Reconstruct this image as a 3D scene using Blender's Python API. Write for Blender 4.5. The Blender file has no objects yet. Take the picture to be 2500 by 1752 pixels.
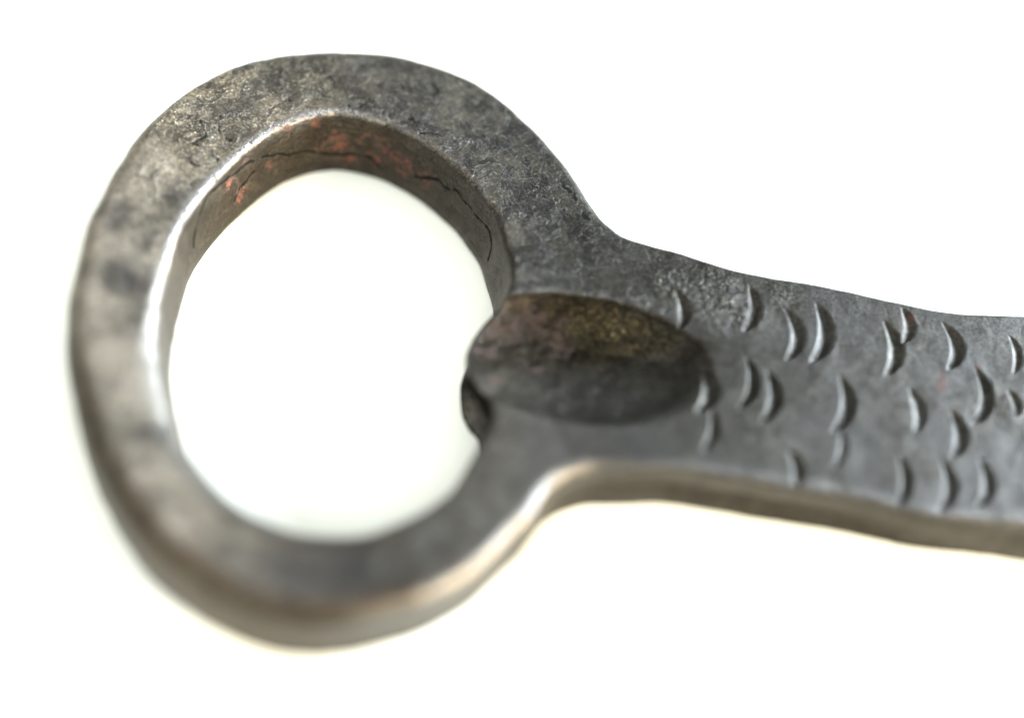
import bpy, math
import numpy as np
from mathutils import Matrix, Vector

sc = bpy.context.scene
# ------------------------------------------------------------------ camera
CAM_LOC = (-0.021137, -0.075379, 0.123865)
CAM_X = (0.988536, -0.082235, 0.126621)
CAM_Y = (0.0, 0.838651, 0.544668)
CAM_Z = (-0.150982, -0.538425, 0.829038)
LENS = 56.0

cam_data = bpy.data.cameras.new("camera")
cam = bpy.data.objects.new("camera", cam_data)
sc.collection.objects.link(cam)
M = Matrix.Identity(4)
for i in range(3):
    M[i][0] = CAM_X[i]; M[i][1] = CAM_Y[i]; M[i][2] = CAM_Z[i]; M[i][3] = CAM_LOC[i]
cam.matrix_world = M
cam_data.lens = LENS
cam_data.sensor_width = 36
cam_data.clip_start = 0.005
cam_data.clip_end = 20
cam_data.dof.use_dof = True
cam_data.dof.focus_distance = 0.1510
cam_data.dof.aperture_fstop = 4.6
sc.camera = cam
# ------------------------------------------------------------------ world, lamps, exposure
world = bpy.data.worlds.new("World")
sc.world = world
world.use_nodes = True
bg = world.node_tree.nodes["Background"]
bg.inputs[0].default_value = (0.98, 0.99, 0.96, 1)
# gradient added for contrast on the iron: dark near the horizon, bright overhead
wn = world.node_tree.nodes; wl = world.node_tree.links
wtc = wn.new('ShaderNodeTexCoord'); wsep = wn.new('ShaderNodeSeparateXYZ'); wmr = wn.new('ShaderNodeMapRange')
wmr.interpolation_type = 'SMOOTHSTEP'
wl.new(wtc.outputs['Generated'], wsep.inputs[0]); wl.new(wsep.outputs['Z'], wmr.inputs[0])
wmr.inputs[1].default_value = -.05; wmr.inputs[2].default_value = .9
wmr.inputs[3].default_value = .13; wmr.inputs[4].default_value = 1.02
wl.new(wmr.outputs[0], bg.inputs[1])
def area(name, loc, target, sx, sy, watts, col):
    l = bpy.data.lights.new(name, 'AREA'); l.shape = 'RECTANGLE'; l.size = sx; l.size_y = sy
    l.energy = watts; l.color = col
    o = bpy.data.objects.new(name, l); sc.collection.objects.link(o)
    o.location = loc
    o.rotation_euler = (Vector(target)-Vector(loc)).to_track_quat('-Z', 'Y').to_euler()
    return o
area("window_light", (0.62, 0.20, 0.17), (0, 0, 0), .30, .22, 20, (.78, .88, 1.0))
area("warm_lamp", (0.42, -0.30, 0.17), (0, 0, 0), .10, .10, 4.6, (1.0, .78, .48))
area("front_fill", (-0.45, -0.60, 0.62), (0, 0, 0), .7, .5, 4, (1.0, .97, .90))  # unseen fill, added to brighten the sheet
sc.view_settings.view_transform = 'Standard'
sc.view_settings.look = 'None'
sc.view_settings.exposure = 0.65
sc.view_settings.gamma = 1
# ------------------------------------------------------------------ shape of the forging (all in millimetres)
H = 7.8                                   # top face above the sheet, mm
VOX = 0.15
X0, X1, Y0, Y1 = -41.5, 83.0, -27.5, 38.5
Z0, Z1 = -0.6, 9.3
def spline(P, closed=True, n=6):
    P = np.array(P, float); N = len(P); out = []
    for i in range(N if closed else N - 1):
        p0, p1, p2, p3 = (P[(i+k-1) % N] if closed else P[min(max(i+k-1, 0), N-1)] for k in range(4))
        for j in range(n):
            t = j / n
            out.append(.5*((2*p1) + (p2-p0)*t + (2*p0-5*p1+4*p2-p3)*t*t + (3*p1-p0-3*p2+p3)*t**3))
    if not closed: out.append(P[-1])
    return np.array(out)
def poly_sdf(P, gx, gy):
    Q = np.roll(P, -1, axis=0)
    X, Y = np.meshgrid(gx, gy, indexing='ij'); X = X.ravel().astype('f4'); Y = Y.ravel().astype('f4')
    d = np.full(X.shape, 1e9, 'f4'); ins = np.zeros(X.shape, bool)
    for (ax, ay), (bx, by) in zip(P.astype('f4'), Q.astype('f4')):
        ex, ey = bx-ax, by-ay
        L = ex*ex + ey*ey
        if L < 1e-9: continue
        px, py = X-ax, Y-ay
        t = np.clip((px*ex + py*ey)/L, 0, 1)
        d = np.minimum(d, (px-t*ex)**2 + (py-t*ey)**2)
        c = ((ay > Y) != (by > Y)) & (X < (bx-ax)*(Y-ay)/((by-ay) if by != ay else 1e-9) + ax)
        ins ^= c
    d = np.sqrt(d); d[ins] *= -1
    return d.reshape(len(gx), len(gy))
def lattice(seed, x, y, s):
    r = np.random.RandomState(seed).rand(256, 256).astype('f4')
    x = np.asarray(x)/s + 91.7; y = np.asarray(y)/s + 77.3
    i = np.floor(x).astype(int); j = np.floor(y).astype(int)
    u = x-i; v = y-j; u = u*u*(3-2*u); v = v*v*(3-2*v); i %= 255; j %= 255
    return (r[i, j]*(1-u)*(1-v) + r[i+1, j]*u*(1-v) + r[i, j+1]*(1-u)*v + r[i+1, j+1]*u*v)*2-1
def fbm(seed, x, y, s, n=3):
    o = 0; a = 1.; t = 0
    for k in range(n):
        o = o + a*lattice(seed+k, x, y, s/2**k); t += a; a *= .55
    return o/t
def sstep(a, b, x):
    t = np.clip((x-a)/(b-a), 0, 1); return t*t*(3-2*t)
def fields(OUT, HOL, DISH, vox=VOX):
    gx = np.arange(X0, X1, vox); gy = np.arange(Y0, Y1, vox)
    P = spline(OUT, n=3); Hh = spline(HOL, n=4)
    # signed distances on a half-density grid, then refined
    g2x = np.arange(X0, X1+.6, .3); g2y = np.arange(Y0, Y1+.6, .3)
    do = poly_sdf(P, g2x, g2y); dh = poly_sdf(Hh, g2x, g2y)
    def up(a):
        ix = (gx-X0)/.3; iy = (gy-Y0)/.3
        i = ix.astype(int); j = iy.astype(int); u = (ix-i)[:, None]; v = (iy-j)[None, :]
        a00 = a[np.ix_(i, j)]; a10 = a[np.ix_(i+1, j)]; a01 = a[np.ix_(i, j+1)]; a11 = a[np.ix_(i+1, j+1)]
        return (a00*(1-u)*(1-v) + a10*u*(1-v) + a01*(1-u)*v + a11*u*v).astype('f4')
    do, dh = up(do), up(dh)
    X, Y = np.meshgrid(gx, gy, indexing='ij')
    cx, cy, a, b, ang, D = DISH
    hc = Hh.mean(axis=0)
    neck = sstep(3, 15, X)                                       # 0 on the ring, 1 on the handle
    wob = fbm(5, X, Y, 5.5, 3)
    left = sstep(-22, -36, X)
    top = H + .10*wob*(1-.3*neck) + .05*fbm(15, X, Y, 2.0, 2)
    # the left and lower-left arc of the ring was hammered with a slight fall towards the hole
    th = np.arctan2(Y-hc[1], X-hc[0])
    arc = sstep(-.2, .8, -np.cos(th-.25))
    band = (dh-3.4)*arc
    top = top + .22*np.clip(band, -4, 3)*1.0
    # soft valley at the shoulder above the lip
    # dish pressed behind the lip
    u = (X-cx)*np.cos(ang) + (Y-cy)*np.sin(ang); v = -(X-cx)*np.sin(ang) + (Y-cy)*np.cos(ang)
    vv = v/b + .12*(u/a)
    rho = (u/a)**2 + vv**2
    ch = np.sqrt(np.clip(1-(u/a)**2, 1e-4, 1)); w = np.clip(vv/ch, -1, 1)
    low = np.clip((w+1)/1.40, 0, 1); low = low**.85
    hi = np.clip((1-w)/.60, 0, 1); hi = hi**.55*(1.0)
    k_ = 7.; prof = -np.log(np.exp(-k_*low)+np.exp(-k_*hi)+1e-9)/k_
    dz = D*ch**1.1*np.clip(prof, 0, 1)*(rho < 1)*1.12
    dz = dz*(1-.75*sstep(.50, 1., rho)*sstep(-.1, .8, u/a)*sstep(.7, -.2, v/b))
    dz = dz*(1 + .05*fbm(31, X, Y, 1.6, 2))
    up = sstep(.05, .45, v/b)*sstep(1.1, .85, rho)*sstep(-.9, -.2, u/a)
    dz = dz + up*(.10 + .30*fbm(33, X, Y, 1.1, 3))
    top = top - dz + .12*np.exp(-((np.sqrt(rho)-1.06)/.08)**2)*0
    bot = 1.35*neck*(1-sstep(58, 68, X)) + .12*fbm(9, X, Y, 6, 2)
    r_o = (1.5+.9*sstep(-8, -22, X))*(1-neck) + .42*neck
    up_side = sstep(-2, 14, Y)*(1-neck)
    r_o = r_o*(1-up_side) + 1.25*up_side
    r_i = .62 + 1.45*arc*sstep(14, -2, Y)
    taper = 1 - 1.1*np.exp(-((X+2.5)**2+(Y-.5)**2)/(6.5**2))
    under = np.exp(-((X+3)**2+(Y+1.6)**2)/(3.4**2))
    return dict(taper=taper, under=under, gx=gx, gy=gy, X=X, Y=Y, do=do, dh=dh, top=top, bot=bot, r_o=r_o, r_i=r_i, rho=rho, neck=neck, arc=arc, hc=hc)
def rnd(a, b, r):
    a = a + r; b = b + r
    return np.sqrt(np.maximum(a, 0)**2 + np.maximum(b, 0)**2) + np.minimum(np.maximum(a, b), 0) - r
def volume(F, vox=VOX):
    gz = np.arange(Z0, Z1, vox).astype('f4')
    nx, ny = F['do'].shape
    V = np.empty((nx, ny, len(gz)), 'f4')
    wallrough = .10*fbm(41, F['X'], F['Y'], 2.5, 3)
    for k, z in enumerate(gz):
        s = 1 - z/H
        do = F['do'] + .35*s*(1-F['neck']) + wallrough + .12*np.sin(z*.9+F['X']*.15)*F['neck']
        dh = -F["dh"] + wallrough - (.95*F["taper"]*np.clip(s*1.25, 0, 1)) + 2.2*F['under']*np.clip(np.sin(np.pi*np.clip((s-.30)/.6, 0, 1)), 0, 1)
        A = rnd(do, z-F['top'], F['r_o']); B = rnd(dh, z-F['top'], F['r_i'])
        C = rnd(do, F['bot']-z, .6); E = rnd(dh, F['bot']-z, .6)
        V[:, :, k] = np.maximum(np.maximum(A, B), np.maximum(C, E))
    return V, gz

OUT = [(-37.53, 12.02), (-37.09, 14.78), (-36.05, 17.94), (-35.0, 20.89), (-33.67, 23.97), (-32.23, 26.27), (-29.94, 29.26), (-27.16, 32.19), (-24.57, 34.15), (-21.89, 35.45), (-18.58, 36.29), (-15.84, 36.67), (-13.33, 36.77), (-10.56, 36.71), (-7.84, 36.37), (-5.14, 35.42), (-3.14, 34.56), (-1.12, 33.48), (0.82, 31.86), (2.69, 29.77), (4.56, 27.32), (6.33, 24.6), (7.48, 22.37), (8.54, 19.86), (9.37, 17.68), (10.41, 15.63), (11.98, 13.91), (13.65, 13.07), (16.18, 12.23), (18.68, 11.21), (22.27, 9.82), (26.14, 8.96), (29.99, 8.19), (33.86, 7.23), (37.73, 6.27), (40.3, 5.68), (44.26, 5.18), (49.56, 5.07), (59.81, 4.5), (75.59, 2.15), (80.91, -3.87), (78.68, -11.35), (71.98, -17.93), (64.57, -19.79), (54.01, -19.14), (43.22, -17.17), (35.81, -16.05), (31.9, -14.99), (27.69, -13.87), (22.74, -12.96), (19.48, -12.2), (16.19, -11.6), (12.87, -11.12), (10.03, -11.11), (6.93, -10.99), (4.63, -11.49), (2.91, -12.41), (1.62, -14.04), (0.28, -15.72), (-1.59, -17.59), (-4.06, -20.05), (-6.46, -21.63), (-8.77, -22.71), (-11.02, -23.44), (-13.28, -24.03), (-15.91, -24.39), (-18.52, -24.39), (-21.14, -23.89), (-24.07, -22.68), (-26.84, -20.89), (-30.13, -18.22), (-32.71, -14.88), (-34.85, -11.03), (-36.31, -7.52), (-37.45, -3.52), (-38.1, -0.22), (-38.39, 3.15), (-38.34, 6.61)]
HOL = [(-30.03, 11.18), (-29.31, 14.24), (-27.82, 17.37), (-26.06, 20.13), (-23.61, 23.17), (-21.09, 25.58), (-18.56, 27.16), (-15.96, 28.0), (-13.62, 28.13), (-9.75, 26.91), (-7.84, 25.75), (-5.97, 24.28), (-4.14, 22.52), (-2.32, 20.18), (-1.19, 18.25), (-0.07, 15.87), (0.36, 13.34), (0.78, 10.69), (0.54, 8.24), (-0.28, 6.51), (-1.73, 5.07), (-2.95, 3.51), (-3.64, 1.98), (-3.88, 0.47), (-3.82, -1.23), (-3.17, -2.71), (-2.29, -3.88), (-2.15, -5.82), (-2.84, -7.44), (-4.13, -9.83), (-4.88, -11.15), (-5.9, -12.62), (-7.38, -13.9), (-9.13, -15.01), (-11.52, -16.01), (-13.71, -16.55), (-16.42, -16.42), (-18.36, -16.1), (-20.45, -15.36), (-22.57, -14.21), (-24.71, -12.62), (-26.33, -10.78), (-27.88, -8.53), (-29.05, -6.05), (-29.8, -3.32), (-30.35, -0.5), (-30.79, 2.35), (-30.75, 5.75), (-30.44, 8.8)]
DISH = (5.95, 0.09, 12.25, 6.96, -0.057, 2.9)
SEAMS = [[[-27.95, 15.53, 3.17], [-27.95, 15.56, 3.33], [-27.95, 15.63, 3.56], [-27.93, 15.79, 3.89], [-27.87, 16.05, 4.44], [-27.78, 16.43, 5.05], [-27.63, 16.91, 5.54], [-27.4, 17.45, 5.89], [-27.11, 18.05, 6.17], [-26.75, 18.67, 6.36], [-26.32, 19.34, 6.42], [-25.83, 20.03, 6.38], [-25.29, 20.73, 6.32], [-24.69, 21.46, 6.24], [-24.05, 22.22, 6.11], [-23.43, 22.94, 5.92], [-22.9, 23.48, 5.78], [-22.41, 23.94, 5.64], [-21.87, 24.4, 5.41], [-21.23, 24.93, 5.08], [-20.55, 25.42, 4.72], [-19.93, 25.81, 4.41], [-19.47, 26.05, 4.17], [-19.09, 26.22, 3.94], [-18.62, 26.43, 3.72], [-17.99, 26.71, 3.53], [-17.28, 26.98, 3.4], [-16.58, 27.19, 3.25], [-15.97, 27.28, 3.1], [-15.38, 27.35, 2.87], [-14.72, 27.41, 2.68], [-13.93, 27.35, 2.72], [-13.07, 27.21, 2.89], [-12.34, 27.03, 3.01], [-11.78, 26.86, 2.99], [-11.33, 26.7, 2.9], [-10.97, 26.56, 2.74], [-10.7, 26.42, 2.53], [-10.51, 26.3, 2.28], [-10.38, 26.23, 2.09]], [[-21.87, 24.25, 4.69], [-22.16, 23.96, 4.54], [-22.55, 23.54, 4.36], [-22.92, 23.11, 4.21], [-23.21, 22.75, 4.09], [-23.47, 22.42, 3.96], [-23.68, 22.13, 3.86], [-23.85, 21.92, 3.77], [-23.97, 21.74, 3.72], [-24.06, 21.57, 3.61], [-24.15, 21.41, 3.38], [-24.22, 21.26, 3.09], [-24.26, 21.16, 2.88]], [[-6.8, 24.08, 3.09], [-6.48, 23.86, 3.42], [-6.03, 23.57, 3.83], [-5.58, 23.19, 4.21], [-5.16, 22.8, 4.37], [-4.74, 22.35, 4.46], [-4.33, 21.91, 4.57], [-3.92, 21.5, 4.77], [-3.52, 21.09, 4.99], [-3.15, 20.67, 5.14], [-2.8, 20.21, 5.13], [-2.49, 19.69, 5.12], [-2.18, 19.17, 5.1], [-1.86, 18.59, 5.14], [-1.54, 18.0, 5.19], [-1.24, 17.48, 5.19], [-0.98, 17.02, 5.22], [-0.76, 16.54, 5.32], [-0.58, 16.07, 5.31], [-0.45, 15.58, 5.16], [-0.37, 15.07, 4.93], [-0.34, 14.62, 4.67], [-0.36, 14.35, 4.19], [-0.42, 14.22, 3.57], [-0.47, 14.13, 3.13]]]
CRACKS = [[[-17.07, 30.74, 7.8], [-16.76, 30.65, 7.8], [-16.31, 30.53, 7.8], [-15.9, 30.39, 7.81], [-15.55, 30.28, 7.82], [-15.24, 30.17, 7.82], [-14.92, 30.0, 7.81], [-14.6, 29.73, 7.8], [-14.28, 29.39, 7.8], [-13.96, 29.1, 7.79], [-13.63, 28.91, 7.8], [-13.3, 28.78, 7.8], [-12.98, 28.72, 7.79], [-12.69, 28.73, 7.79], [-12.41, 28.81, 7.78], [-12.19, 28.96, 7.78], [-12.03, 29.25, 7.78], [-11.92, 29.61, 7.78], [-11.84, 29.87, 7.78]], [[-17.07, 30.74, 7.8], [-16.77, 30.95, 7.8], [-16.36, 31.25, 7.8], [-16.07, 31.56, 7.8], [-16.04, 31.83, 7.8], [-16.14, 32.09, 7.8], [-16.18, 32.36, 7.8], [-16.07, 32.64, 7.8], [-15.91, 32.93, 7.79], [-15.76, 33.2, 7.78], [-15.63, 33.46, 7.78], [-15.51, 33.7, 7.78], [-15.43, 33.86, 7.78]], [[-15.47, 32.12, 7.79], [-15.3, 32.23, 7.79], [-15.06, 32.37, 7.79], [-14.87, 32.41, 7.8], [-14.73, 32.29, 7.8], [-14.63, 32.09, 7.8], [-14.6, 31.88, 7.8], [-14.68, 31.67, 7.8], [-14.84, 31.46, 7.8], [-15.01, 31.34, 7.8], [-15.18, 31.37, 7.8], [-15.35, 31.49, 7.8], [-15.48, 31.58, 7.8]], [[-20.98, 31.22, 7.81], [-20.66, 30.93, 7.8], [-20.2, 30.49, 7.81], [-19.81, 30.1, 7.82], [-19.56, 29.79, 7.82], [-19.36, 29.53, 7.81], [-19.23, 29.35, 7.8]], [[-27.28, 26.65, 7.94], [-27.16, 26.27, 7.9], [-27.0, 25.72, 7.85], [-26.95, 25.26, 7.8], [-27.12, 24.95, 7.8], [-27.39, 24.69, 7.83], [-27.61, 24.46, 7.84], [-27.75, 24.21, 7.84], [-27.83, 23.96, 7.83], [-27.79, 23.72, 7.82], [-27.56, 23.52, 7.77], [-27.21, 23.31, 7.74], [-26.84, 23.11, 7.68], [-26.43, 22.89, 7.63], [-26.01, 22.66, 7.6], [-25.7, 22.5, 7.57]], [[-25.96, 27.01, 7.87], [-25.84, 26.77, 7.85], [-25.68, 26.44, 7.79], [-25.57, 26.1, 7.76], [-25.59, 25.77, 7.74], [-25.66, 25.43, 7.72], [-25.63, 25.13, 7.7], [-25.39, 24.86, 7.68], [-25.04, 24.62, 7.65], [-24.79, 24.46, 7.63]], [[-28.88, 22.89, 7.89], [-28.68, 22.5, 7.85], [-28.39, 21.97, 7.8], [-28.11, 21.56, 7.73], [-27.83, 21.35, 7.69], [-27.55, 21.24, 7.66], [-27.36, 21.17, 7.63]], [[-33.04, 21.12, 8.41], [-33.02, 20.8, 8.39], [-32.98, 20.35, 8.36], [-32.89, 19.98, 8.33], [-32.72, 19.75, 8.29], [-32.5, 19.6, 8.24], [-32.26, 19.52, 8.2], [-31.98, 19.52, 8.13], [-31.68, 19.58, 8.09], [-31.43, 19.75, 8.07], [-31.28, 20.12, 8.06], [-31.17, 20.6, 8.08], [-31.11, 20.94, 8.1]], [[-8.37, 30.22, 7.81], [-8.29, 29.82, 7.8], [-8.18, 29.24, 7.79], [-8.04, 28.66, 7.79], [-7.92, 28.12, 7.8], [-7.77, 27.59, 7.8], [-7.52, 27.11, 7.79], [-7.12, 26.66, 7.79], [-6.63, 26.25, 7.81], [-6.2, 25.98, 7.82], [-5.87, 25.93, 7.83], [-5.59, 26.02, 7.83], [-5.4, 26.1, 7.83]], [[-2.13, 27.52, 7.8], [-1.9, 27.18, 7.81], [-1.56, 26.69, 7.81], [-1.22, 26.23, 7.81], [-0.91, 25.85, 7.82], [-0.6, 25.5, 7.83], [-0.3, 25.2, 7.83], [-0.0, 25.02, 7.84], [0.28, 24.89, 7.84], [0.45, 24.68, 7.86], [0.43, 24.35, 7.85], [0.29, 23.98, 7.82], [0.18, 23.69, 7.81]], [[-3.1, 24.9, 7.81], [-3.02, 24.49, 7.8], [-2.91, 23.93, 7.79], [-2.8, 23.38, 7.79], [-2.69, 22.88, 7.8], [-2.58, 22.41, 7.83], [-2.5, 22.08, 7.84]], [[2.91, 20.73, 7.8], [3.06, 20.32, 7.8], [3.29, 19.74, 7.8], [3.56, 19.23, 7.83], [3.94, 18.9, 7.83], [4.36, 18.66, 7.84], [4.67, 18.5, 7.84]], [[6.43, 20.3, 7.81], [6.6, 19.93, 7.81], [6.83, 19.39, 7.83], [7.06, 18.78, 7.86], [7.25, 18.16, 7.84], [7.43, 17.51, 7.79], [7.66, 16.88, 7.77], [8.0, 16.24, 7.77], [8.38, 15.61, 7.78], [8.66, 15.19, 7.77]], [[-9.3, 32.04, 7.83], [-9.22, 31.63, 7.83], [-9.11, 31.08, 7.83], [-8.95, 30.72, 7.82], [-8.68, 30.66, 7.82], [-8.36, 30.78, 7.82], [-8.14, 31.01, 7.83], [-8.09, 31.41, 7.83], [-8.15, 31.93, 7.84], [-8.28, 32.33, 7.85], [-8.53, 32.5, 7.85], [-8.85, 32.54, 7.85], [-9.07, 32.57, 7.85]], [[-5.42, 33.0, 7.82], [-5.19, 32.64, 7.82], [-4.87, 32.15, 7.81], [-4.68, 31.69, 7.8], [-4.77, 31.27, 7.8], [-4.99, 30.87, 7.81], [-5.15, 30.58, 7.82]], [[-12.23, 34.1, 7.83], [-11.69, 34.21, 7.83], [-10.93, 34.35, 7.84], [-10.21, 34.43, 7.85], [-9.58, 34.36, 7.86], [-9.01, 34.23, 7.87], [-8.61, 34.14, 7.86]]]
MARKS = [[15.88, 7.64, 15.51, 3.14, 0.21, 1.25, 0.75], [22.98, 8.11, 21.47, 3.02, 0.28, 1.51, 0.8], [25.86, 5.68, 24.91, -0.18, 0.71, 1.98, 0.9], [28.97, 6.3, 27.18, -0.4, 0.62, 2.06, 0.9], [35.12, 4.16, 33.97, -1.81, 0.54, 1.94, 0.8], [37.35, 5.75, 36.44, 1.71, 0.16, 1.29, 0.6], [40.87, 4.09, 40.16, -1.16, 0.59, 1.9, 0.9], [42.79, -0.76, 40.99, -6.99, 0.79, 2.0, 1.0], [47.13, 2.64, 46.39, -1.61, 0.28, 0.99, 0.4], [35.99, -3.04, 35.45, -7.79, 0.15, 1.46, 0.55], [39.31, -5.31, 38.17, -10.44, 0.47, 1.75, 0.9], [29.67, -1.63, 27.66, -7.73, 0.67, 1.97, 1.0], [23.01, -1.18, 21.43, -6.6, 0.56, 1.79, 1.0], [21.29, 0.35, 19.56, -5.33, 0.67, 1.68, 1.1], [17.15, -0.39, 15.81, -5.6, 0.42, 1.97, 1.1], [17.3, -5.27, 15.78, -9.51, 0.24, 1.04, 0.8], [23.55, -9.3, 23.38, -13.06, 0.11, 1.25, 0.8], [28.73, -7.61, 27.27, -11.18, 0.14, 0.8, 0.5], [33.46, -10.02, 32.14, -15.09, 0.34, 1.39, 0.9], [37.26, -10.43, 35.65, -15.78, 0.52, 1.75, 0.9], [40.82, -10.39, 39.22, -15.36, 0.56, 1.68, 0.8], [45.47, -3.29, 45.39, -6.25, 0.04, 0.99, 0.6]]
RUST = [[-14.84, 27.59, 4.0, 1.56, 0.56], [-13.39, 27.19, 2.36, 1.26, 0.46], [-10.27, 26.42, 3.67, 1.7, 0.6], [-8.13, 25.24, 3.9, 1.56, 0.56], [-5.99, 23.48, 3.6, 1.33, 0.42], [-16.89, 27.6, 6.62, 1.26, 0.3], [-11.5, 27.04, 4.74, 1.48, 0.35], [-19.44, 26.53, 6.88, 1.11, 0.25], [-23.69, 21.95, 3.15, 0.96, 0.5], [-24.79, 21.14, 5.35, 0.74, 0.35], [-20.98, 24.89, 3.95, 0.81, 0.3], [0.26, 10.78, 4.27, 0.37, 0.8], [0.27, 9.39, 4.25, 0.33, 0.7], [-0.26, 15.52, 6.23, 0.33, 0.4], [-23.89, 21.58, 2.67, 0.52, 0.6], [-23.2, 23.23, 6.17, 0.44, 0.4], [37.84, 4.57, 7.83, 0.52, 0.8], [37.23, 3.39, 7.87, 0.3, 0.6], [39.15, -2.46, 7.77, 0.74, 0.4], [33.04, -5.4, 7.8, 0.44, 0.35], [43.19, -1.07, 7.79, 0.3, 0.6], [35.7, 2.93, 7.87, 0.3, 0.45], [41.74, 1.14, 7.84, 0.33, 0.35], [-19.7, -17.08, 7.35, 0.52, 0.35], [-1.06, 4.6, 5.88, 1.48, 0.5], [0.67, 5.05, 5.89, 1.67, 0.45], [2.95, 5.16, 5.74, 1.48, 0.4], [5.18, 3.78, 5.13, 1.67, 0.4], [-2.16, 2.19, 5.83, 1.04, 0.4], [2.16, 0.38, 5.6, 1.11, 0.3], [-1.45, -1.63, 6.74, 0.74, 0.3], [39.34, -1.7, 7.75, 0.52, 0.5], [38.78, -3.03, 7.77, 0.44, 0.45], [37.52, 4.57, 7.83, 0.37, 0.5], [37.16, 2.72, 7.85, 0.33, 0.45], [41.64, 1.59, 7.85, 0.37, 0.3], [43.22, -1.29, 7.79, 0.33, 0.35]]
PITS = [[15.59, 8.36, 7.82, 2.22, 0.8], [19.26, 6.98, 7.85, 2.78, 1.0], [22.41, 4.74, 7.8, 2.04, 0.7], [11.17, 4.76, 6.37, 2.78, 1.0], [8.58, 6.23, 6.86, 2.22, 0.7], [14.38, 3.28, 6.58, 1.85, 0.7], [25.55, 7.05, 7.82, 1.85, 0.5], [22.14, -7.85, 7.8, 2.22, 0.5], [45.19, -5.48, 7.82, 1.11, 0.7], [-16.24, 33.16, 7.8, 3.33, 0.5], [-27.81, 24.92, 7.88, 2.22, 0.6], [-30.1, 26.5, 8.3, 1.48, 0.6], [-24.87, 31.56, 8.05, 2.22, 0.5], [-3.42, 32.53, 7.82, 4.44, 0.3], [10.1, 4.64, 5.88, 2.59, 1.0], [13.69, 3.92, 6.63, 2.22, 1.0], [12.24, 2.69, 5.45, 1.48, 0.8], [18.6, 5.15, 7.83, 2.22, 0.8]]
DARKS = [[-34.34, 14.43, 8.15, 1.41, 0.8], [-32.15, 12.47, 7.57, 1.11, 0.7], [-29.42, 18.13, 7.57, 0.96, 0.6], [-33.73, 8.56, 7.74, 1.78, 0.9], [-33.01, 3.31, 7.55, 1.04, 0.5], [-35.03, -3.34, 8.18, 1.56, 0.35], [-30.97, -7.37, 7.54, 1.33, 0.6], [-24.99, -18.19, 8.04, 1.26, 0.6], [-21.65, -19.58, 7.95, 1.63, 0.6], [-18.45, -20.7, 7.91, 2.22, 0.8], [-14.9, -20.58, 7.87, 2.22, 0.9], [-11.3, -20.3, 7.86, 1.48, 0.6], [-7.68, -19.17, 7.83, 1.7, 0.7], [-3.63, -17.61, 7.8, 1.26, 0.5], [-6.9, 27.64, 7.8, 1.67, 0.6], [-20.2, 31.14, 7.82, 1.67, 0.5], [-23.3, 29.13, 7.9, 1.85, 0.5], [-25.94, 25.59, 7.75, 1.11, 0.3], [-0.34, 24.67, 7.85, 1.85, 0.5], [7.48, 11.57, 7.79, 3.33, 0.5], [6.32, 7.85, 7.77, 2.22, 0.4], [1.91, 18.23, 7.79, 2.22, 0.3], [-28.85, 12.0, 1.56, 0.37, 0.1], [-0.44, -5.25, 7.85, 1.11, 0.1], [10.12, -10.18, 7.81, 1.48, 0.5], [23.47, -4.53, 7.85, 1.85, 0.3], [-10.42, 28.83, 7.81, 1.11, 0.5], [17.0, 1.59, 7.45, 2.04, 0.9], [19.31, 1.13, 7.83, 1.48, 0.6], [14.99, 3.89, 7.68, 1.67, 0.6], [-13.92, -20.43, 7.87, 2.22, 0.9], [-19.73, -19.93, 7.85, 1.85, 0.8], [-9.98, -19.99, 7.9, 1.67, 0.7], [-35.46, 15.12, 8.43, 1.11, 0.6]]  # dark mottling stains, and painted shade in the valley past the dish

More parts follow.
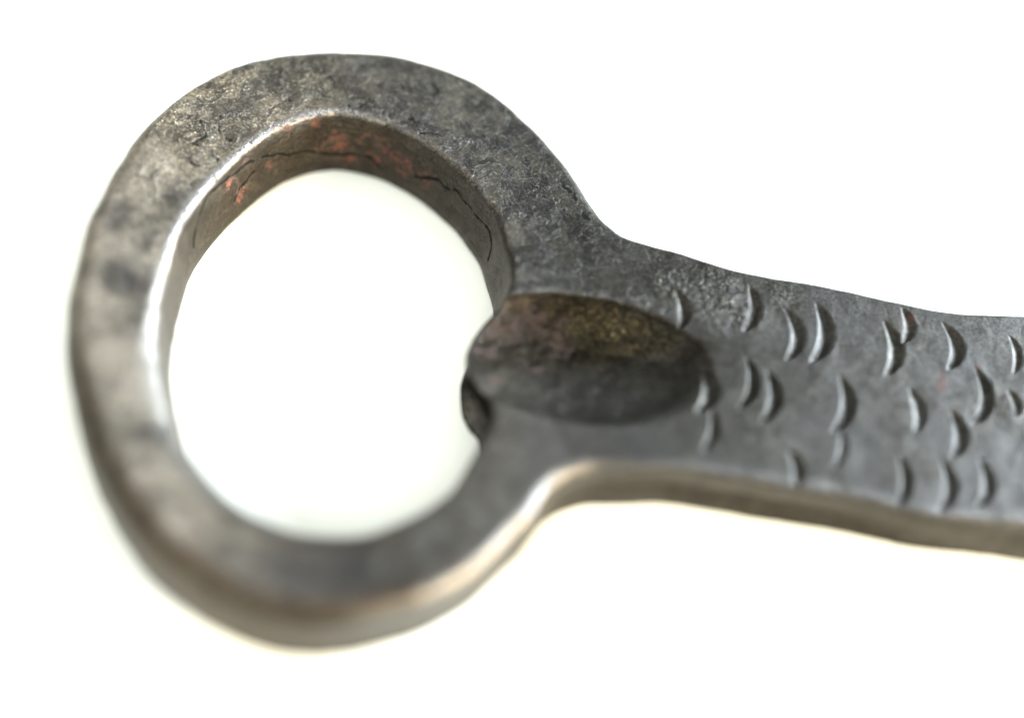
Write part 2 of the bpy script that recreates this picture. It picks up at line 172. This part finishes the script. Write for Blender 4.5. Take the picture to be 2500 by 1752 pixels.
# ------------------------------------------------------------------ isosurface (surface nets)
F = fields(OUT, HOL, DISH)
V, gz = volume(F)
def surface_nets(V):
    S = V < 0
    nx, ny, nz = V.shape
    cnt = np.zeros((nx-1, ny-1, nz-1), 'i1')
    for a in (0, 1):
        for b in (0, 1):
            for c in (0, 1):
                cnt += S[a:nx-1+a, b:ny-1+b, c:nz-1+c]
    act = np.argwhere((cnt > 0) & (cnt < 8))
    idx = np.full((nx-1, ny-1, nz-1), -1, 'i4')
    idx[act[:, 0], act[:, 1], act[:, 2]] = np.arange(len(act))
    acc = np.zeros((len(act), 3)); n = np.zeros(len(act))
    corners = [(a, b, c) for a in (0, 1) for b in (0, 1) for c in (0, 1)]
    for i, p in enumerate(corners):
        for q in corners[i+1:]:
            if sum(abs(p[k]-q[k]) for k in range(3)) != 1: continue
            v0 = V[act[:, 0]+p[0], act[:, 1]+p[1], act[:, 2]+p[2]]
            v1 = V[act[:, 0]+q[0], act[:, 1]+q[1], act[:, 2]+q[2]]
            m = (v0 < 0) != (v1 < 0)
            t = np.where(m, v0/np.where(m, v0-v1, 1), 0)
            for k in range(3):
                acc[:, k] += m*(p[k] + t*(q[k]-p[k]))
            n += m
    P = act + acc/n[:, None]
    quads = []
    for ax in range(3):
        sl0 = [slice(None)]*3; sl1 = [slice(None)]*3
        sl0[ax] = slice(0, -1); sl1[ax] = slice(1, None)
        A = S[tuple(sl0)]; B = S[tuple(sl1)]
        e = np.argwhere(A != B)
        o1, o2 = [k for k in range(3) if k != ax]
        e = e[(e[:, o1] > 0) & (e[:, o2] > 0) & (e[:, o1] < V.shape[o1]-1) & (e[:, o2] < V.shape[o2]-1)]
        inside = A[e[:, 0], e[:, 1], e[:, 2]]
        def cell(d1, d2):
            c = e.copy(); c[:, o1] += d1; c[:, o2] += d2
            return idx[c[:, 0], c[:, 1], c[:, 2]]
        q = np.stack([cell(-1, -1), cell(0, -1), cell(0, 0), cell(-1, 0)], 1)
        flip = inside if ax != 1 else ~inside
        q[~flip] = q[~flip][:, ::-1]
        quads.append(q)
    Q = np.concatenate(quads)
    return P, Q[(Q >= 0).all(1)]
P, Q = surface_nets(V)
P = P*VOX + np.array([X0, Y0, Z0])
# normals from the gradient of the distance field, smoothed over the mesh
def mesh_normals(P, Q):
    n = np.cross(P[Q[:, 2]]-P[Q[:, 0]], P[Q[:, 3]]-P[Q[:, 1]])
    N = np.zeros_like(P)
    for k in range(4):
        for a in range(3):
            N[:, a] += np.bincount(Q[:, k], n[:, a], len(P))
    return N/(np.linalg.norm(N, axis=1)[:, None]+1e-12)
def laplace(P, Q, it):
    for _ in range(it):
        acc = np.zeros_like(P); c = np.zeros(len(P))
        for k in range(4):
            for m in (1, 3):
                j = Q[:, (k+m) % 4]
                for a in range(3): acc[:, a] += np.bincount(Q[:, k], P[j, a], len(P))
                c += np.bincount(Q[:, k], minlength=len(P))
        P = P*.5 + .5*acc/c[:, None]
    return P
P = laplace(P, Q, 2)
N = mesh_normals(P, Q)
def at(field, P):
    ix = np.clip((P[:, 0]-X0)/VOX, 0, field.shape[0]-1.01); iy = np.clip((P[:, 1]-Y0)/VOX, 0, field.shape[1]-1.01)
    i = ix.astype(int); j = iy.astype(int); u = ix-i; v = iy-j
    return field[i, j]*(1-u)*(1-v)+field[i+1, j]*u*(1-v)+field[i, j+1]*(1-u)*v+field[i+1, j+1]*u*v
# marks on the stretch of handle past the frame, so that it goes on as in view
_r = np.random.RandomState(4)
for k in range(14):
    x = 47 + 1.9*k + _r.rand(); y = _r.uniform(-13, 2.5)
    h = 4.4 + _r.rand()
    MARKS.append([x, y+h/2, x-.4, y-h/2, .5, 1.7, .8])
def mark_height(x, y, m):
    ax, ay, bx, by, l, r, dep = m
    L = math.hypot(bx-ax, by-ay); tx, ty = (bx-ax)/L, (by-ay)/L
    nx, ny = -ty, tx
    if nx < 0: nx, ny = -nx, -ny
    s = ((x-ax)*tx+(y-ay)*ty)/L; n = (x-ax)*nx+(y-ay)*ny
    par = 4*s*(1-s)
    s_ok = (s > -.02) & (s < 1.02)
    par = np.clip(par, 0, 1)
    lc = l*par**.9 - .20; rc = r*par**.7 + .12
    w = rc-lc
    t = (n-lc)/np.maximum(w, .05)
    g = np.where(t < .42, t/.42, (1-t)/.58)
    g = np.clip(g, 0, 1); g = g*g*(3-2*g)
    end = sstep(-.02, .14, s)*sstep(1.02, .88, s)
    h = -.44*dep*g*end
    # the metal pushed up along the outer lip
    h = h + .03*dep*end*np.exp(-((t-1.12)/.16)**2)
    return np.where(s_ok, h, 0)
def seg_dist(P, lines, cap=1.5):
    out = np.full(len(P), cap)
    for L in lines:
        L = np.array(L)
        lo, hi = L.min(0)-cap, L.max(0)+cap
        m = np.where(((P > lo) & (P < hi)).all(1))[0]
        if not len(m): continue
        p = P[m]; best = out[m]
        for a, b in zip(L[:-1], L[1:]):
            e = b-a; t = np.clip(((p-a)@e)/(e@e+1e-9), 0, 1)
            best = np.minimum(best, np.linalg.norm(p-a-t[:, None]*e, axis=1))
        out[m] = best
    return out
def blob(P, spots, lift=0.):
    o = np.zeros(len(P))
    for x, y, z, r, s in spots:
        if lift: s = min(s+lift, 1.15)
        d2 = ((P-np.array([x, y, z]))**2).sum(1)
        o = np.maximum(o, s*np.exp(-d2/(r*r)*.7))
    return o
topside = (N[:, 2] > .5) & (P[:, 2] > 3)
rho = at(F['rho'], P); neck = at(F['neck'], P)
cen = P[Q].mean(1)
ftop = N[Q][:, :, 2].mean(1) > .55
ftop &= cen[:, 2] > 3
frho = at(F['rho'], cen)
lab = np.where(cen[:, 0] < 6.0, 0, 1)                       # 0 ring, 1 handle
lab[(frho < 1.0) & (cen[:, 0] < 18)] = 2                    # 2 lip
for k, m in enumerate(MARKS):
    ax, ay, bx, by, l, r, dep = m
    L = math.hypot(bx-ax, by-ay); tx, ty = (bx-ax)/L, (by-ay)/L
    nx, ny = -ty, tx
    if nx < 0: nx, ny = -nx, -ny
    s = ((cen[:, 0]-ax)*tx+(cen[:, 1]-ay)*ty)/L; n = (cen[:, 0]-ax)*nx+(cen[:, 1]-ay)*ny
    par = np.clip(4*s*(1-s), 0, 1)
    lab[ftop & (s > -.06) & (s < 1.06) & (n > l*par-.45) & (n < r*par**.85+.5)] = 10+k

# ------------------------------------------------------------------ materials
def nodes(name):
    m = bpy.data.materials.new(name); m.use_nodes = True
    nt = m.node_tree; nt.nodes.clear(); return m, nt
class G:
    def __init__(s, nt): s.nt = nt
    def n(s, t, **k):
        o = s.nt.nodes.new(t)
        for a, b in k.items(): setattr(o, a, b)
        return o
    def link(s, a, b): s.nt.links.new(a, b)
    def put(s, sock, v):
        if isinstance(v, (int, float)): sock.default_value = v
        elif isinstance(v, tuple): sock.default_value = v if len(v) == 4 or sock.type == 'VECTOR' else (*v, 1)
        else: s.link(v, sock)
    def math(s, op, a, b=0., c=None, clamp=False):
        o = s.n('ShaderNodeMath', operation=op, use_clamp=clamp)
        s.put(o.inputs[0], a); s.put(o.inputs[1], b)
        if c is not None: s.put(o.inputs[2], c)
        return o.outputs[0]
    def ramp(s, x, a, b, lo=0., hi=1.):
        o = s.n('ShaderNodeMapRange', interpolation_type='SMOOTHSTEP')
        s.put(o.inputs[0], x); o.inputs[1].default_value = a; o.inputs[2].default_value = b
        o.inputs[3].default_value = lo; o.inputs[4].default_value = hi
        return o.outputs[0]
    def noise(s, vec, scale, detail=4, rough=.55, dist=0.):
        o = s.n('ShaderNodeTexNoise'); s.link(vec, o.inputs['Vector'])
        o.inputs['Scale'].default_value = scale; o.inputs['Detail'].default_value = detail
        o.inputs['Roughness'].default_value = rough; o.inputs['Distortion'].default_value = dist
        return o.outputs[0]
    def mix(s, f, a, b, blend='MIX'):
        o = s.n('ShaderNodeMix', data_type='RGBA', blend_type=blend)
        s.put(o.inputs[0], f); s.put(o.inputs[6], a); s.put(o.inputs[7], b)
        return o.outputs[2]
    def attr(s, name):
        return s.n('ShaderNodeAttribute', attribute_name=name).outputs['Fac']
def forged_iron():
    m, nt = nodes('forged_iron'); g = G(nt)
    tc = g.n('ShaderNodeTexCoord'); mp = g.n('ShaderNodeMapping')
    mp.inputs['Scale'].default_value = (1000, 1000, 1000)
    g.link(tc.outputs['Object'], mp.inputs['Vector']); v = mp.outputs[0]
    rust, pit, crack, seam, plate, wall, edge_hilite, dark, dish = (g.attr(a) for a in ('rust', 'pit', 'crack', 'seam', 'plate', 'wall', 'edge_hilite', 'dark', 'dish'))
    grain = g.noise(v, 3.6, 6, .9)
    grain2 = g.noise(v, 2.2, 6, .75, .8)
    big = g.noise(v, .16, 4, .6)
    mid = g.noise(v, .75, 5, .62, .6)
    fine = g.noise(v, 4.5, 6, .7)
    grit = g.noise(v, 9., 3, .75)
    wob = g.n('ShaderNodeTexNoise'); g.link(v, wob.inputs['Vector']); wob.inputs['Scale'].default_value = .9; wob.inputs['Detail'].default_value = 5
    add = g.n('ShaderNodeVectorMath', operation='MULTIPLY_ADD'); g.link(wob.outputs[1], add.inputs[0]); add.inputs[1].default_value = (2.4, 2.4, 2.4); g.link(v, add.inputs[2])
    # flakes of forge scale: irregular islands with lifted edges
    vo = g.n('ShaderNodeTexVoronoi', feature='DISTANCE_TO_EDGE'); g.link(add.outputs[0], vo.inputs['Vector']); vo.inputs['Scale'].default_value = .30
    voc = g.n('ShaderNodeTexVoronoi', feature='F1'); g.link(add.outputs[0], voc.inputs['Vector']); voc.inputs['Scale'].default_value = .30
    cellv = g.n('ShaderNodeSeparateColor'); g.link(voc.outputs['Color'], cellv.inputs[0])
    edge = g.math('MULTIPLY', g.ramp(vo.outputs[0], .035, .0), g.math('MULTIPLY', g.ramp(cellv.outputs[1], .45, .6), plate))
    flake = g.math('MULTIPLY', g.ramp(cellv.outputs[0], .35, .6), g.math('MULTIPLY', g.ramp(vo.outputs[0], .0, .06), plate))
    # jitter the traced crack lines a little
    jit = g.math('MULTIPLY', g.math('SUBTRACT', fine, .5), .30)
    cr = g.ramp(g.math('ADD', crack, jit), .26, .08)
    cr = g.math('MULTIPLY', cr, g.ramp(mid, .30, .5, .6, 1.))
    se = g.ramp(g.math('ADD', seam, g.math('MULTIPLY', jit, .6)), .28, .10)
    lines = g.math('MAXIMUM', cr, se)
    # pits
    pv = g.noise(v, 2.1, 3, .6)
    pitm = g.math('MULTIPLY', g.ramp(pv, .50, .62), g.ramp(pit, .15, .7))
    speck = g.math('MULTIPLY', g.ramp(g.noise(v, 3.1, 4, .65, .4), .60, .70), g.math('ADD', g.math('MULTIPLY', plate, .8), .12))
    # colour
    base = g.mix(g.ramp(mid, .32, .68), (.085, .083, .077), (.19, .184, .168))
    base = g.mix(g.ramp(big, .40, .62), base, g.mix(.55, base, (.17, .17, .175)))
    base = g.mix(g.math('MULTIPLY', flake, .55), base, (.105, .105, .102))
    gm = g.math('MULTIPLY_ADD', plate, .46, .42)
    base = g.mix(g.math('MULTIPLY', g.ramp(grain, .51, .60), gm), base, (.50, .485, .42))
    base = g.mix(g.math('MULTIPLY', g.ramp(grain, .49, .40), gm), base, (.035, .035, .032))
    base = g.mix(g.math('MULTIPLY', g.ramp(grain2, .54, .42), g.math('MULTIPLY', gm, .75)), base, (.05, .05, .048))
    # flakes of scale: ragged patches with a dark broken edge and a paler step beside it
    isl = g.noise(v, .42, 9, .62, 1.0)
    isl_in = g.math('MULTIPLY', g.ramp(isl, .490, .515), g.math('MULTIPLY_ADD', plate, .85, .15))
    d_e = g.math('ABSOLUTE', g.math('SUBTRACT', isl, .490))
    isl_e = g.math('MULTIPLY', g.ramp(d_e, .013, .005), g.math('MULTIPLY', g.ramp(big, .40, .55), g.math('MULTIPLY', plate, g.ramp(mid, .38, .50))))
    isl2 = g.noise(v, .95, 8, .66, .7)
    d_2 = g.math('ABSOLUTE', g.math('SUBTRACT', isl2, .55))
    isl_e = g.math('MAXIMUM', isl_e, g.math('MULTIPLY', g.ramp(d_2, .014, .006), g.math('MULTIPLY', plate, g.ramp(mid, .50, .60))))
    base = g.mix(g.math('MULTIPLY', isl_in, .50), base, (.085, .086, .088))
    base = g.mix(g.math('MULTIPLY', g.math('MULTIPLY', g.ramp(isl, .48, .44), plate), .30), base, (.34, .33, .285))
    base = g.mix(g.math('MULTIPLY', isl_e, .85), base, (.016, .015, .014))
    base = g.mix(g.math('MULTIPLY', dark, g.ramp(grain2, .3, .6, .95, .65)), base, (.060, .060, .064))
    base = g.mix(g.math('MULTIPLY', dish, .80), base, g.mix(g.ramp(grain2, .42, .6), (.022, .019, .013), (.070, .056, .034)))  # brown oxide plus shade painted into the dish colour, strongest on its upper wall
    base = g.mix(g.math('MULTIPLY', g.math('MULTIPLY', dish, pit), g.ramp(grain, .53, .60)), base, (.60, .52, .26))  # gold glints painted into the pits of the dish
    base = g.mix(g.math('MULTIPLY', g.math('MULTIPLY', pit, g.math('SUBTRACT', 1., dish)), g.ramp(grain, .57, .61)), base, (.95, .86, .60))  # pale glints painted into the other pits
    base = g.mix(g.math('MULTIPLY', g.math('MULTIPLY', pit, g.math('SUBTRACT', 1., dish)), g.ramp(grain2, .50, .44)), base, (.035, .033, .026))
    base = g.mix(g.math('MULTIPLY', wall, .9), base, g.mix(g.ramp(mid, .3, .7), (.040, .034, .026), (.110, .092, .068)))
    base = g.mix(g.math('MULTIPLY', edge_hilite, g.ramp(grain, .35, .6, .35, .85)), base, (.48, .48, .49))  # highlight along the rim and edges, painted as a pale base
    base = g.mix(g.math('MULTIPLY', speck, .75), base, (.030, .028, .026))
    base = g.mix(g.math('MULTIPLY', pitm, .55), base, (.05, .046, .03))
    rn = g.math('ADD', rust, g.math('MULTIPLY', g.math('SUBTRACT', g.noise(v, 1.9, 6, .7, .9), .5), 2.0))
    rz = g.ramp(g.noise(v, .85, 8, .74, 1.4), .36, .64)
    rm = g.ramp(g.math('MULTIPLY_ADD', g.math('SUBTRACT', 1., rz), -.95, rust), -.02, .16)
    rcol = g.mix(g.math('MULTIPLY', g.ramp(rz, .45, .95), g.ramp(rust, .35, .7)), (.075, .036, .022), (.34, .085, .030))
    rcol = g.mix(dish, rcol, (.040, .017, .012))
    rcol = g.mix(g.ramp(fine, .4, .7, 0, .5), rcol, (.12, .05, .03))
    base = g.mix(g.math('MULTIPLY', rm, .85), base, rcol)
    base = g.mix(g.math('MULTIPLY', edge, .55), base, (.03, .028, .025))
    base = g.mix(g.math('MULTIPLY', lines, .92), base, (.012, .011, .010))
    lip_shade = g.attr('lip_shade')
    base = g.mix(lip_shade, base, (.012, .012, .010))  # shade under the lip, painted near-black
    # relief
    h = g.math('MULTIPLY', fine, .040)
    h = g.math('MULTIPLY_ADD', grit, .016, h)
    h = g.math('MULTIPLY_ADD', mid, .07, h)
    h = g.math('MULTIPLY_ADD', flake, .015, h)
    h = g.math('MULTIPLY_ADD', lines, -.03, h)
    h = g.math('MULTIPLY_ADD', speck, -.06, h)
    h = g.math('MULTIPLY_ADD', g.math('MULTIPLY', pv, g.ramp(pit, .1, .8)), .30, h)
    h = g.math('MULTIPLY_ADD', rm, .03, h)
    h = g.math('MULTIPLY_ADD', isl_in, .05, h)
    h = g.math('MULTIPLY_ADD', isl_e, -.03, h)
    bp = g.n('ShaderNodeBump'); bp.inputs['Strength'].default_value = 1.0; bp.inputs['Distance'].default_value = .001
    g.link(h, bp.inputs['Height'])
    left_sheen = g.math('MULTIPLY', g.attr('left_sheen'), g.ramp(big, .35, .6, .3, 1.))
    left_sheen = g.math('MULTIPLY', left_sheen, g.math('SUBTRACT', 1., g.math('MULTIPLY', dark, .9), clamp=True))
    streak = g.n('ShaderNodeMapping'); streak.inputs['Scale'].default_value = (.25, .25, 1.6); g.link(v, streak.inputs['Vector'])
    st = g.noise(streak.outputs[0], .9, 5, .6, .5)
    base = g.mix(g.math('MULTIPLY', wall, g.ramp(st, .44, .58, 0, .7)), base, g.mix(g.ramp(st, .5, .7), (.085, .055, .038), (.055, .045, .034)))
    base = g.mix(g.math('MULTIPLY', left_sheen, g.math('SUBTRACT', 1., edge_hilite)), base, g.mix(1., base, (2.9, 2.7, 2.4), 'MULTIPLY'))  # reflected light on the ring's left side, painted as a lighter base
    base = g.mix(1., base, g.mix(g.attr('neck'), (.50, .485, .455), (.265, .262, .25)), 'MULTIPLY')
    pb = g.n('ShaderNodeBsdfPrincipled')
    g.link(base, pb.inputs['Base Color'])
    met = g.math('SUBTRACT', 1., g.math('MULTIPLY', rm, .75), clamp=True)
    met = g.math('MULTIPLY', met, g.math('SUBTRACT', 1., g.math('MAXIMUM', lip_shade, g.math('MULTIPLY', lines, .8)), clamp=True))
    g.link(g.math('MULTIPLY_ADD', g.math('MAXIMUM', lip_shade, lines), -.47, .5), pb.inputs['Specular IOR Level'])
    g.link(met, pb.inputs['Metallic'])
    ro = g.ramp(fine, .3, .7, .31, .46)
    ro = g.math('ADD', ro, g.math('MULTIPLY', rm, .3)); ro = g.math('MULTIPLY_ADD', edge_hilite, -.10, ro)
    g.link(ro, pb.inputs['Roughness'])
    g.link(bp.outputs[0], pb.inputs['Normal'])
    # matt black: painted shade in the recess under the lip, and the dark cracks
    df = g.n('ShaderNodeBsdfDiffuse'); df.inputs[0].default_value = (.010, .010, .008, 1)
    ms = g.n('ShaderNodeMixShader'); g.link(g.math('MAXIMUM', lip_shade, g.math('MULTIPLY', lines, .85)), ms.inputs[0])
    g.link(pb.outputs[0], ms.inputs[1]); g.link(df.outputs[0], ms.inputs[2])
    out = g.n('ShaderNodeOutputMaterial'); g.link(ms.outputs[0], out.inputs[0])
    return m
def white_sheet():
    m, nt = nodes('white_card'); g = G(nt)
    tc = g.n('ShaderNodeTexCoord'); mp = g.n('ShaderNodeMapping'); mp.inputs['Scale'].default_value = (1000, 1000, 1000)
    g.link(tc.outputs['Object'], mp.inputs['Vector']); v = mp.outputs[0]
    f = g.noise(v, .8, 6, .6)
    pb = g.n('ShaderNodeBsdfPrincipled')
    g.link(g.mix(f, (.885, .925, .85), (.905, .94, .88)), pb.inputs['Base Color'])
    pb.inputs['Roughness'].default_value = .6
    bp = g.n('ShaderNodeBump'); bp.inputs['Distance'].default_value = .00004; g.link(f, bp.inputs['Height']); g.link(bp.outputs[0], pb.inputs['Normal'])
    out = g.n('ShaderNodeOutputMaterial'); g.link(pb.outputs[0], out.inputs[0])
    return m
IRON = forged_iron()

# ------------------------------------------------------------------ traits of the surface, per vertex
AT = {}
def traits(P, N):
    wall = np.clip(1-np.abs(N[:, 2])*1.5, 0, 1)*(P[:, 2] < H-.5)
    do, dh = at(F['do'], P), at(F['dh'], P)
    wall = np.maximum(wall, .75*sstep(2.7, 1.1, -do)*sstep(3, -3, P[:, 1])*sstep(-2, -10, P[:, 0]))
    plate = sstep(-8, 2, P[:, 1])*sstep(14, 4, P[:, 0])*sstep(-34, -27, P[:, 0]+.4*np.minimum(P[:, 1]-8, 0))
    hilite = np.exp(-((dh-.30)/.38)**2)*(N[:, 2] > .15)*sstep(2, 13, P[:, 1])*(P[:, 2] > 5)*sstep(-12, -24, P[:, 0]-.2*P[:, 1])
    hilite = np.maximum(hilite, .35*np.exp(-((dh-.3)/.3)**2)*(P[:, 2] > 5)*sstep(1.5, -1, P[:, 0]))
    hilite = np.maximum(hilite, np.exp(-((-do-.45)/.5)**2)*(P[:, 1] < 0)*(P[:, 2] > 5)*sstep(-18, -5, P[:, 0])*(.6+.4*sstep(9, 3, P[:, 0])))
    hilite = np.maximum(hilite, .28*np.exp(-((at(F['rho'], P)-1.07)/.06)**2)*(P[:, 2] > 5.5)*sstep(16, 8, P[:, 0]))
    left_sheen = sstep(-6, -26, P[:, 0]-.25*P[:, 1]+.6*np.maximum(P[:, 1]-16, 0))*(1-.8*wall)
    left_sheen *= 1-.6*sstep(1.9, .5, -do)*(P[:, 1] < 4)
    left_sheen *= 1-.75*sstep(2.4, .8, dh)*sstep(14, 5, P[:, 1])
    s_ = P[:, 0]+.37*P[:, 2]; t_ = P[:, 1]-.41*P[:, 2]
    wx = np.stack([fbm(71, s_, t_, 1.3, 4), fbm(75, s_, t_, 1.3, 4), fbm(79, s_, t_, 1.3, 4)], 1)
    W = P + wx*.75; W2 = P + wx*.48
    rh = at(F['rho'], P)
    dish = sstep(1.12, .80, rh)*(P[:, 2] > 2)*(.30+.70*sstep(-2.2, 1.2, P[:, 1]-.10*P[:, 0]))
    lip_shade = np.clip(2.2*np.exp(-((P[:, 0]+3.2)**2+(P[:, 1]+3.0)**2)/4.4**2), 0, 1)*np.maximum(sstep(6.3, 5.2, P[:, 2]), sstep(-.2, -1.0, P[:, 1]))*sstep(7.75, 7.3, P[:, 2])*sstep(.8, .5, N[:, 2])
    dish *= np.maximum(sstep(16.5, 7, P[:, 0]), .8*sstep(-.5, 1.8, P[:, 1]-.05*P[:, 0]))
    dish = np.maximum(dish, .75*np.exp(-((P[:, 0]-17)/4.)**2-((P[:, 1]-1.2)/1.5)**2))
    return dict(lip_shade=lip_shade, neck=sstep(-4, 8, P[:, 0])*(1-.5*wall), dish=dish, dark=blob(P+wx*1.5, DARKS), left_sheen=left_sheen, rust=blob(P, RUST, .26), pit=blob(P, PITS), crack=seg_dist(W, CRACKS), seam=seg_dist(W2, SEAMS),
                plate=plate, wall=wall, edge_hilite=hilite)
def build(name, P, Q, N, A, parent, mat=IRON):
    me = bpy.data.meshes.new(name)
    me.vertices.add(len(P)); me.vertices.foreach_set('co', (P/1000).astype('f4').ravel())
    me.loops.add(Q.size); me.loops.foreach_set('vertex_index', Q.astype('i4').ravel())
    me.polygons.add(len(Q)); me.polygons.foreach_set('loop_start', np.arange(0, Q.size, 4, dtype='i4'))
    me.update(calc_edges=True); me.validate()
    me.shade_smooth()
    me.normals_split_custom_set_from_vertices(N.astype('f4').tolist())
    for k, a in A.items():
        t = me.attributes.new(k, 'FLOAT', 'POINT'); t.data.foreach_set('value', a.astype('f4'))
    me.materials.append(mat)
    o = bpy.data.objects.new(name, me); sc.collection.objects.link(o); o.parent = parent
    return o
def subset(Qs):
    u, inv = np.unique(Qs, return_inverse=True)
    return u, inv.reshape(Qs.shape)
def subdivide(P, N, Q):
    e = np.sort(np.stack([Q, np.roll(Q, -1, 1)], 2).reshape(-1, 2), 1)
    ue, inv = np.unique(e, axis=0, return_inverse=True); inv = inv.reshape(-1, 4)
    nP = len(P); nE = len(ue)
    def ext(X): return np.concatenate([X, X[ue].mean(1), X[Q].mean(1)])
    P2, N2 = ext(P), ext(N); N2 /= np.linalg.norm(N2, axis=1)[:, None]
    c = nP+nE+np.arange(len(Q)); E = inv+nP
    out = [np.stack([Q[:, k], E[:, k], c, E[:, k-1]], 1) for k in range(4)]
    return P2, N2, np.concatenate(out)

opener = bpy.data.objects.new("bottle_opener", None); sc.collection.objects.link(opener)
opener.empty_display_size = .01
opener['label'] = "dark forged iron bottle opener with thick ring and punched crescent marks, lying on white tabletop"
opener['category'] = "bottle opener"
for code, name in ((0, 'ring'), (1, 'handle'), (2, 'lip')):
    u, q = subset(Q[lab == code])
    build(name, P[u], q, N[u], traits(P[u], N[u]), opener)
for k, m in enumerate(MARKS):
    fq = Q[lab == 10+k]
    if not len(fq): continue
    u, q = subset(fq)
    p, n = P[u], N[u]
    for _ in range(2): p, n, q = subdivide(p, n, q)
    def hh(x, y):
        return sum(mark_height(x, y, w) for w in MARKS if abs(w[0]-m[0]) < 6 and abs(w[1]-m[1]) < 9)
    e = .02; x, y = p[:, 0], p[:, 1]
    gx_ = (hh(x+e, y)-hh(x-e, y))/(2*e); gy_ = (hh(x, y+e)-hh(x, y-e))/(2*e)
    p = p.copy(); p[:, 2] += hh(x, y)
    n = n - np.stack([gx_, gy_, np.zeros(len(gx_))], 1); n /= np.linalg.norm(n, axis=1)[:, None]
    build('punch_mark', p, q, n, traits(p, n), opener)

# ------------------------------------------------------------------ the white sheet it lies on
me = bpy.data.meshes.new('tabletop')
S = .9; th = .012
vs = [(x, y, z) for z in (-th, -.00002) for x, y in ((-S, -S), (S, -S), (S, S), (-S, S))]
me.from_pydata(vs, [], [(3, 2, 1, 0), (4, 5, 6, 7), (0, 1, 5, 4), (1, 2, 6, 5), (2, 3, 7, 6), (3, 0, 4, 7)])
me.materials.append(white_sheet())
o = bpy.data.objects.new('tabletop', me); sc.collection.objects.link(o); o['kind'] = 'structure'
